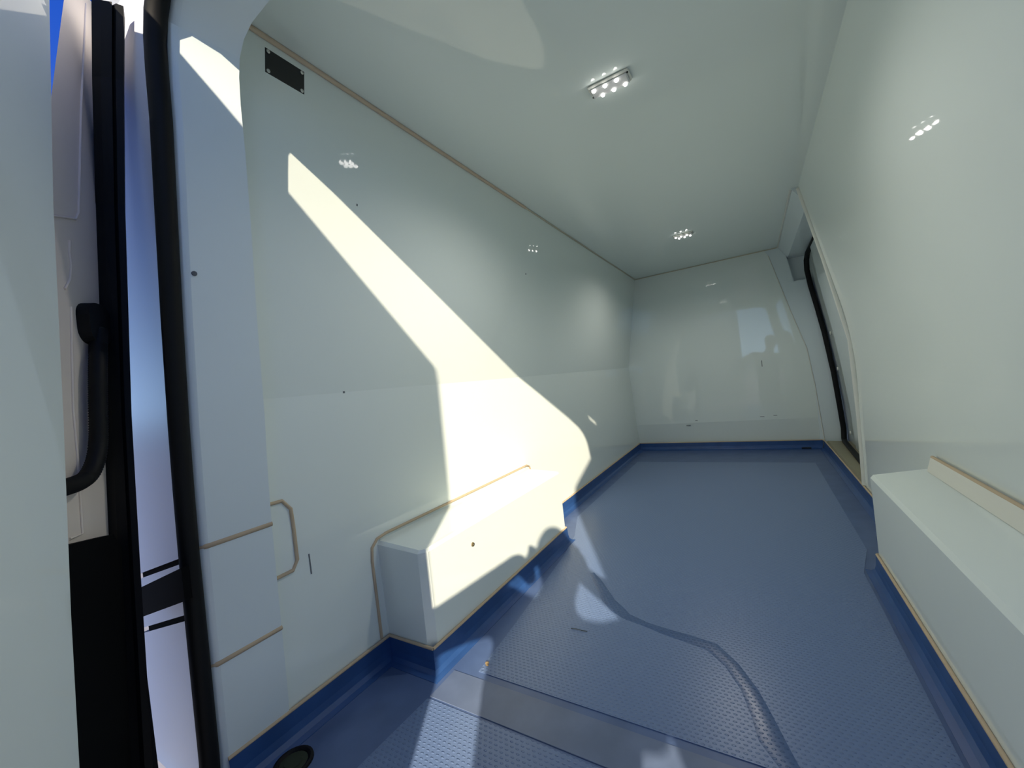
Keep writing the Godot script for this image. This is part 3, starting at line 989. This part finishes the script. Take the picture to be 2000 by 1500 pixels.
# The photographer stands behind the van between its doors, elbows out, holding the phone that took the picture.
func person() -> void:
	var w := V(0.20, -0.6, 0.40)
	var o := base("person", w)
	var skin := Color(0.55, 0.33, 0.22)
	var coat := Color(0.02, 0.028, 0.045)
	var jeans := Color(0.025, 0.03, 0.04)
	var head := V(0.279, 0.935, 0.36)
	var m := StandardMaterial3D.new()
	m.vertex_color_use_as_albedo = true
	m.roughness = 0.8
	var B := func(a: Vector3, ra: float, b: Vector3, rb: float) -> Array: return [a - w, ra, b - w, rb]
	var st := mb()
	var body := [
		B.call(V(0.15, 0.64, 0.41), 0.12, V(0.16, 0.42, 0.44), 0.11), B.call(V(0.26, 0.60, 0.41), 0.12, V(0.25, 0.42, 0.44), 0.11), B.call(V(0.16, 0.42, 0.44), 0.11, V(0.16, 0.24, 0.45), 0.12), B.call(V(0.25, 0.42, 0.44), 0.11, V(0.24, 0.24, 0.45), 0.12),
		B.call(V(0.03, 0.765, 0.385), 0.062, V(0.345, 0.705, 0.40), 0.065), B.call(V(0.215, 0.74, 0.40), 0.075, V(0.270, 0.87, 0.385), 0.056),
		B.call(V(0.03, 0.765, 0.385), 0.062, V(-0.265, 0.603, 0.225), 0.048), B.call(V(-0.265, 0.603, 0.225), 0.048, V(-0.07, 0.765, 0.07), 0.032),
		B.call(V(0.345, 0.705, 0.40), 0.065, V(0.475, 0.700, 0.22), 0.046), B.call(V(0.475, 0.700, 0.22), 0.046, V(0.16, 0.775, 0.06), 0.030),
		B.call(V(0.34, 0.68, 0.40), 0.05, V(0.408, 0.640, 0.36), 0.055),
		B.call(V(0.12, 0.20, 0.45), 0.095, V(0.11, -0.16, 0.44), 0.062), B.call(V(0.11, -0.16, 0.44), 0.062, V(0.10, -0.53, 0.47), 0.042),
		B.call(V(0.28, 0.20, 0.45), 0.095, V(0.29, -0.16, 0.44), 0.062), B.call(V(0.29, -0.16, 0.44), 0.062, V(0.30, -0.53, 0.47), 0.042),
		B.call(V(0.10, -0.56, 0.48), 0.042, V(0.08, -0.568, 0.30), 0.032), B.call(V(0.30, -0.56, 0.48), 0.042, V(0.31, -0.568, 0.30), 0.032),
		B.call(head + V(0, 0.035, 0.012), 0.084, head + V(-0.012, -0.045, -0.02), 0.066),
	]
	nets(st, body, 0.016, 0.03, func(p: Vector3) -> Color:
		var y := p.y + w.y
		if y > 0.845 or (p.z + w.z < 0.085 and y > 0.6):
			return skin
		return coat if y > 0.24 else (jeans if y > -0.5 else Color(0.015, 0.015, 0.015)))
	# face and ears, on a finer grid and sunk into the head
	var fwd := (V(0, 0.75, 0) - head).normalized()
	var rt := fwd.cross(Vector3.UP).normalized()
	var up := rt.cross(fwd)
	var face := [B.call(head + fwd * 0.072 + up * 0.02, 0.010, head + fwd * 0.090 - up * 0.018, 0.013), B.call(head + fwd * 0.066 - up * 0.055 - rt * 0.022, 0.010, head + fwd * 0.066 - up * 0.055 + rt * 0.022, 0.010), B.call(head + fwd * 0.055 - up * 0.085, 0.022, head + fwd * 0.03 - up * 0.08, 0.03), B.call(head + fwd * 0.070 + up * 0.03 - rt * 0.035, 0.010, head + fwd * 0.070 + up * 0.03 + rt * 0.035, 0.010)]
	for s: float in [-1.0, 1.0]:
		face.append(B.call(head + rt * s * 0.078 + up * 0.02, 0.011, head + rt * s * 0.076 - up * 0.02, 0.008))
	nets(st, face, 0.004, 0.012, func(_p: Vector3) -> Color: return skin)
	# hands: a palm, four curled fingers and a thumb on either end of the phone
	var cx := V(0.8575, 0, -0.5146) * 0.9938 - Vector3.UP * 0.1113
	var cy := V(0.8575, 0, -0.5146) * 0.1113 + Vector3.UP * 0.9938
	var cz := V(0.5146, 0, 0.8575)
	var ph := V(0, 0.75, 0) + cx * 0.045 + cy * 0.025 + cz * 0.020
	for s: float in [-1.0, 1.0]:
		var e: Vector3 = ph + cx * s * 0.083
		var palm: Vector3 = e + cx * s * 0.022 - cy * 0.02 + cz * 0.035
		var hand := [B.call(palm - cy * 0.02, 0.016, palm + cy * 0.03, 0.015), B.call(palm - cy * 0.03 + cz * 0.03, 0.02, palm, 0.018), B.call(palm - cy * 0.03 + cz * 0.03, 0.022, V(-0.07, 0.765, 0.07) if s < 0 else V(0.16, 0.775, 0.06), 0.028)]
		for k in 4:
			var r0: Vector3 = palm + cy * (0.034 - k * 0.020) - cz * 0.008
			var kn: Vector3 = e + cx * s * 0.014 + cy * (0.032 - k * 0.019) - cz * 0.008
			hand.append(B.call(r0, 0.0095, kn, 0.009))
			hand.append(B.call(kn, 0.009, e - cx * s * (0.012 - 0.002 * absf(k - 1)) + cy * (0.026 - k * 0.017) - cz * 0.0005 + cz * 0.004, 0.0078))
		hand.append(B.call(palm - cy * 0.01 + cz * 0.012, 0.012, e + cx * s * 0.004 - cy * 0.006 + cz * 0.022, 0.010))
		hand.append(B.call(e + cx * s * 0.004 - cy * 0.006 + cz * 0.022, 0.010, e - cx * s * 0.022 + cz * 0.016, 0.008))
		nets(st, hand, 0.005, 0.008, func(_p: Vector3) -> Color: return skin)
	obj("body", st, m, o)
	st = mb()
	nets(st, [B.call(head + V(0.006, 0.055, 0.03), 0.086, head + V(0.006, 0.0, 0.05), 0.074), B.call(head + V(-0.02, 0.085, -0.015), 0.06, head + V(0.01, 0.08, 0.03), 0.07)], 0.008, 0.03, func(_p: Vector3) -> Color: return Color(0.02, 0.013, 0.009))
	obj("hair", st, m, o)
	tag(o, "person in a dark jacket behind the open doors, holding up a phone with both hands", "person")
	# the phone
	var po := base("phone", ph)
	st = mb()
	box(st, Vector3.ZERO, V(0.158, 0.075, 0.0085), 0.003, Basis(cx, cy, cz))
	obj("case", st, mat(Color8(20, 20, 22), 0.3, 0.5), po)
	st = mb()
	box(st, cz * 0.0046, V(0.150, 0.068, 0.0008), 0.0003, Basis(cx, cy, cz))
	obj("screen", st, mat(Color8(8, 8, 10), 0.08, 0.5), po)
	st = mb()
	lathe(st, [Vector2(0.006, 0.0), Vector2(0.0055, 0.0012), Vector2(0.0, 0.0013)], -cx * 0.045 - cy * 0.025 - cz * 0.0042, -cz, 16)
	obj("camera_lens", st, mat(Color8(6, 6, 8), 0.05, 0.5), po)
	tag(po, "dark phone held level in both hands behind the open rear doors", "phone")
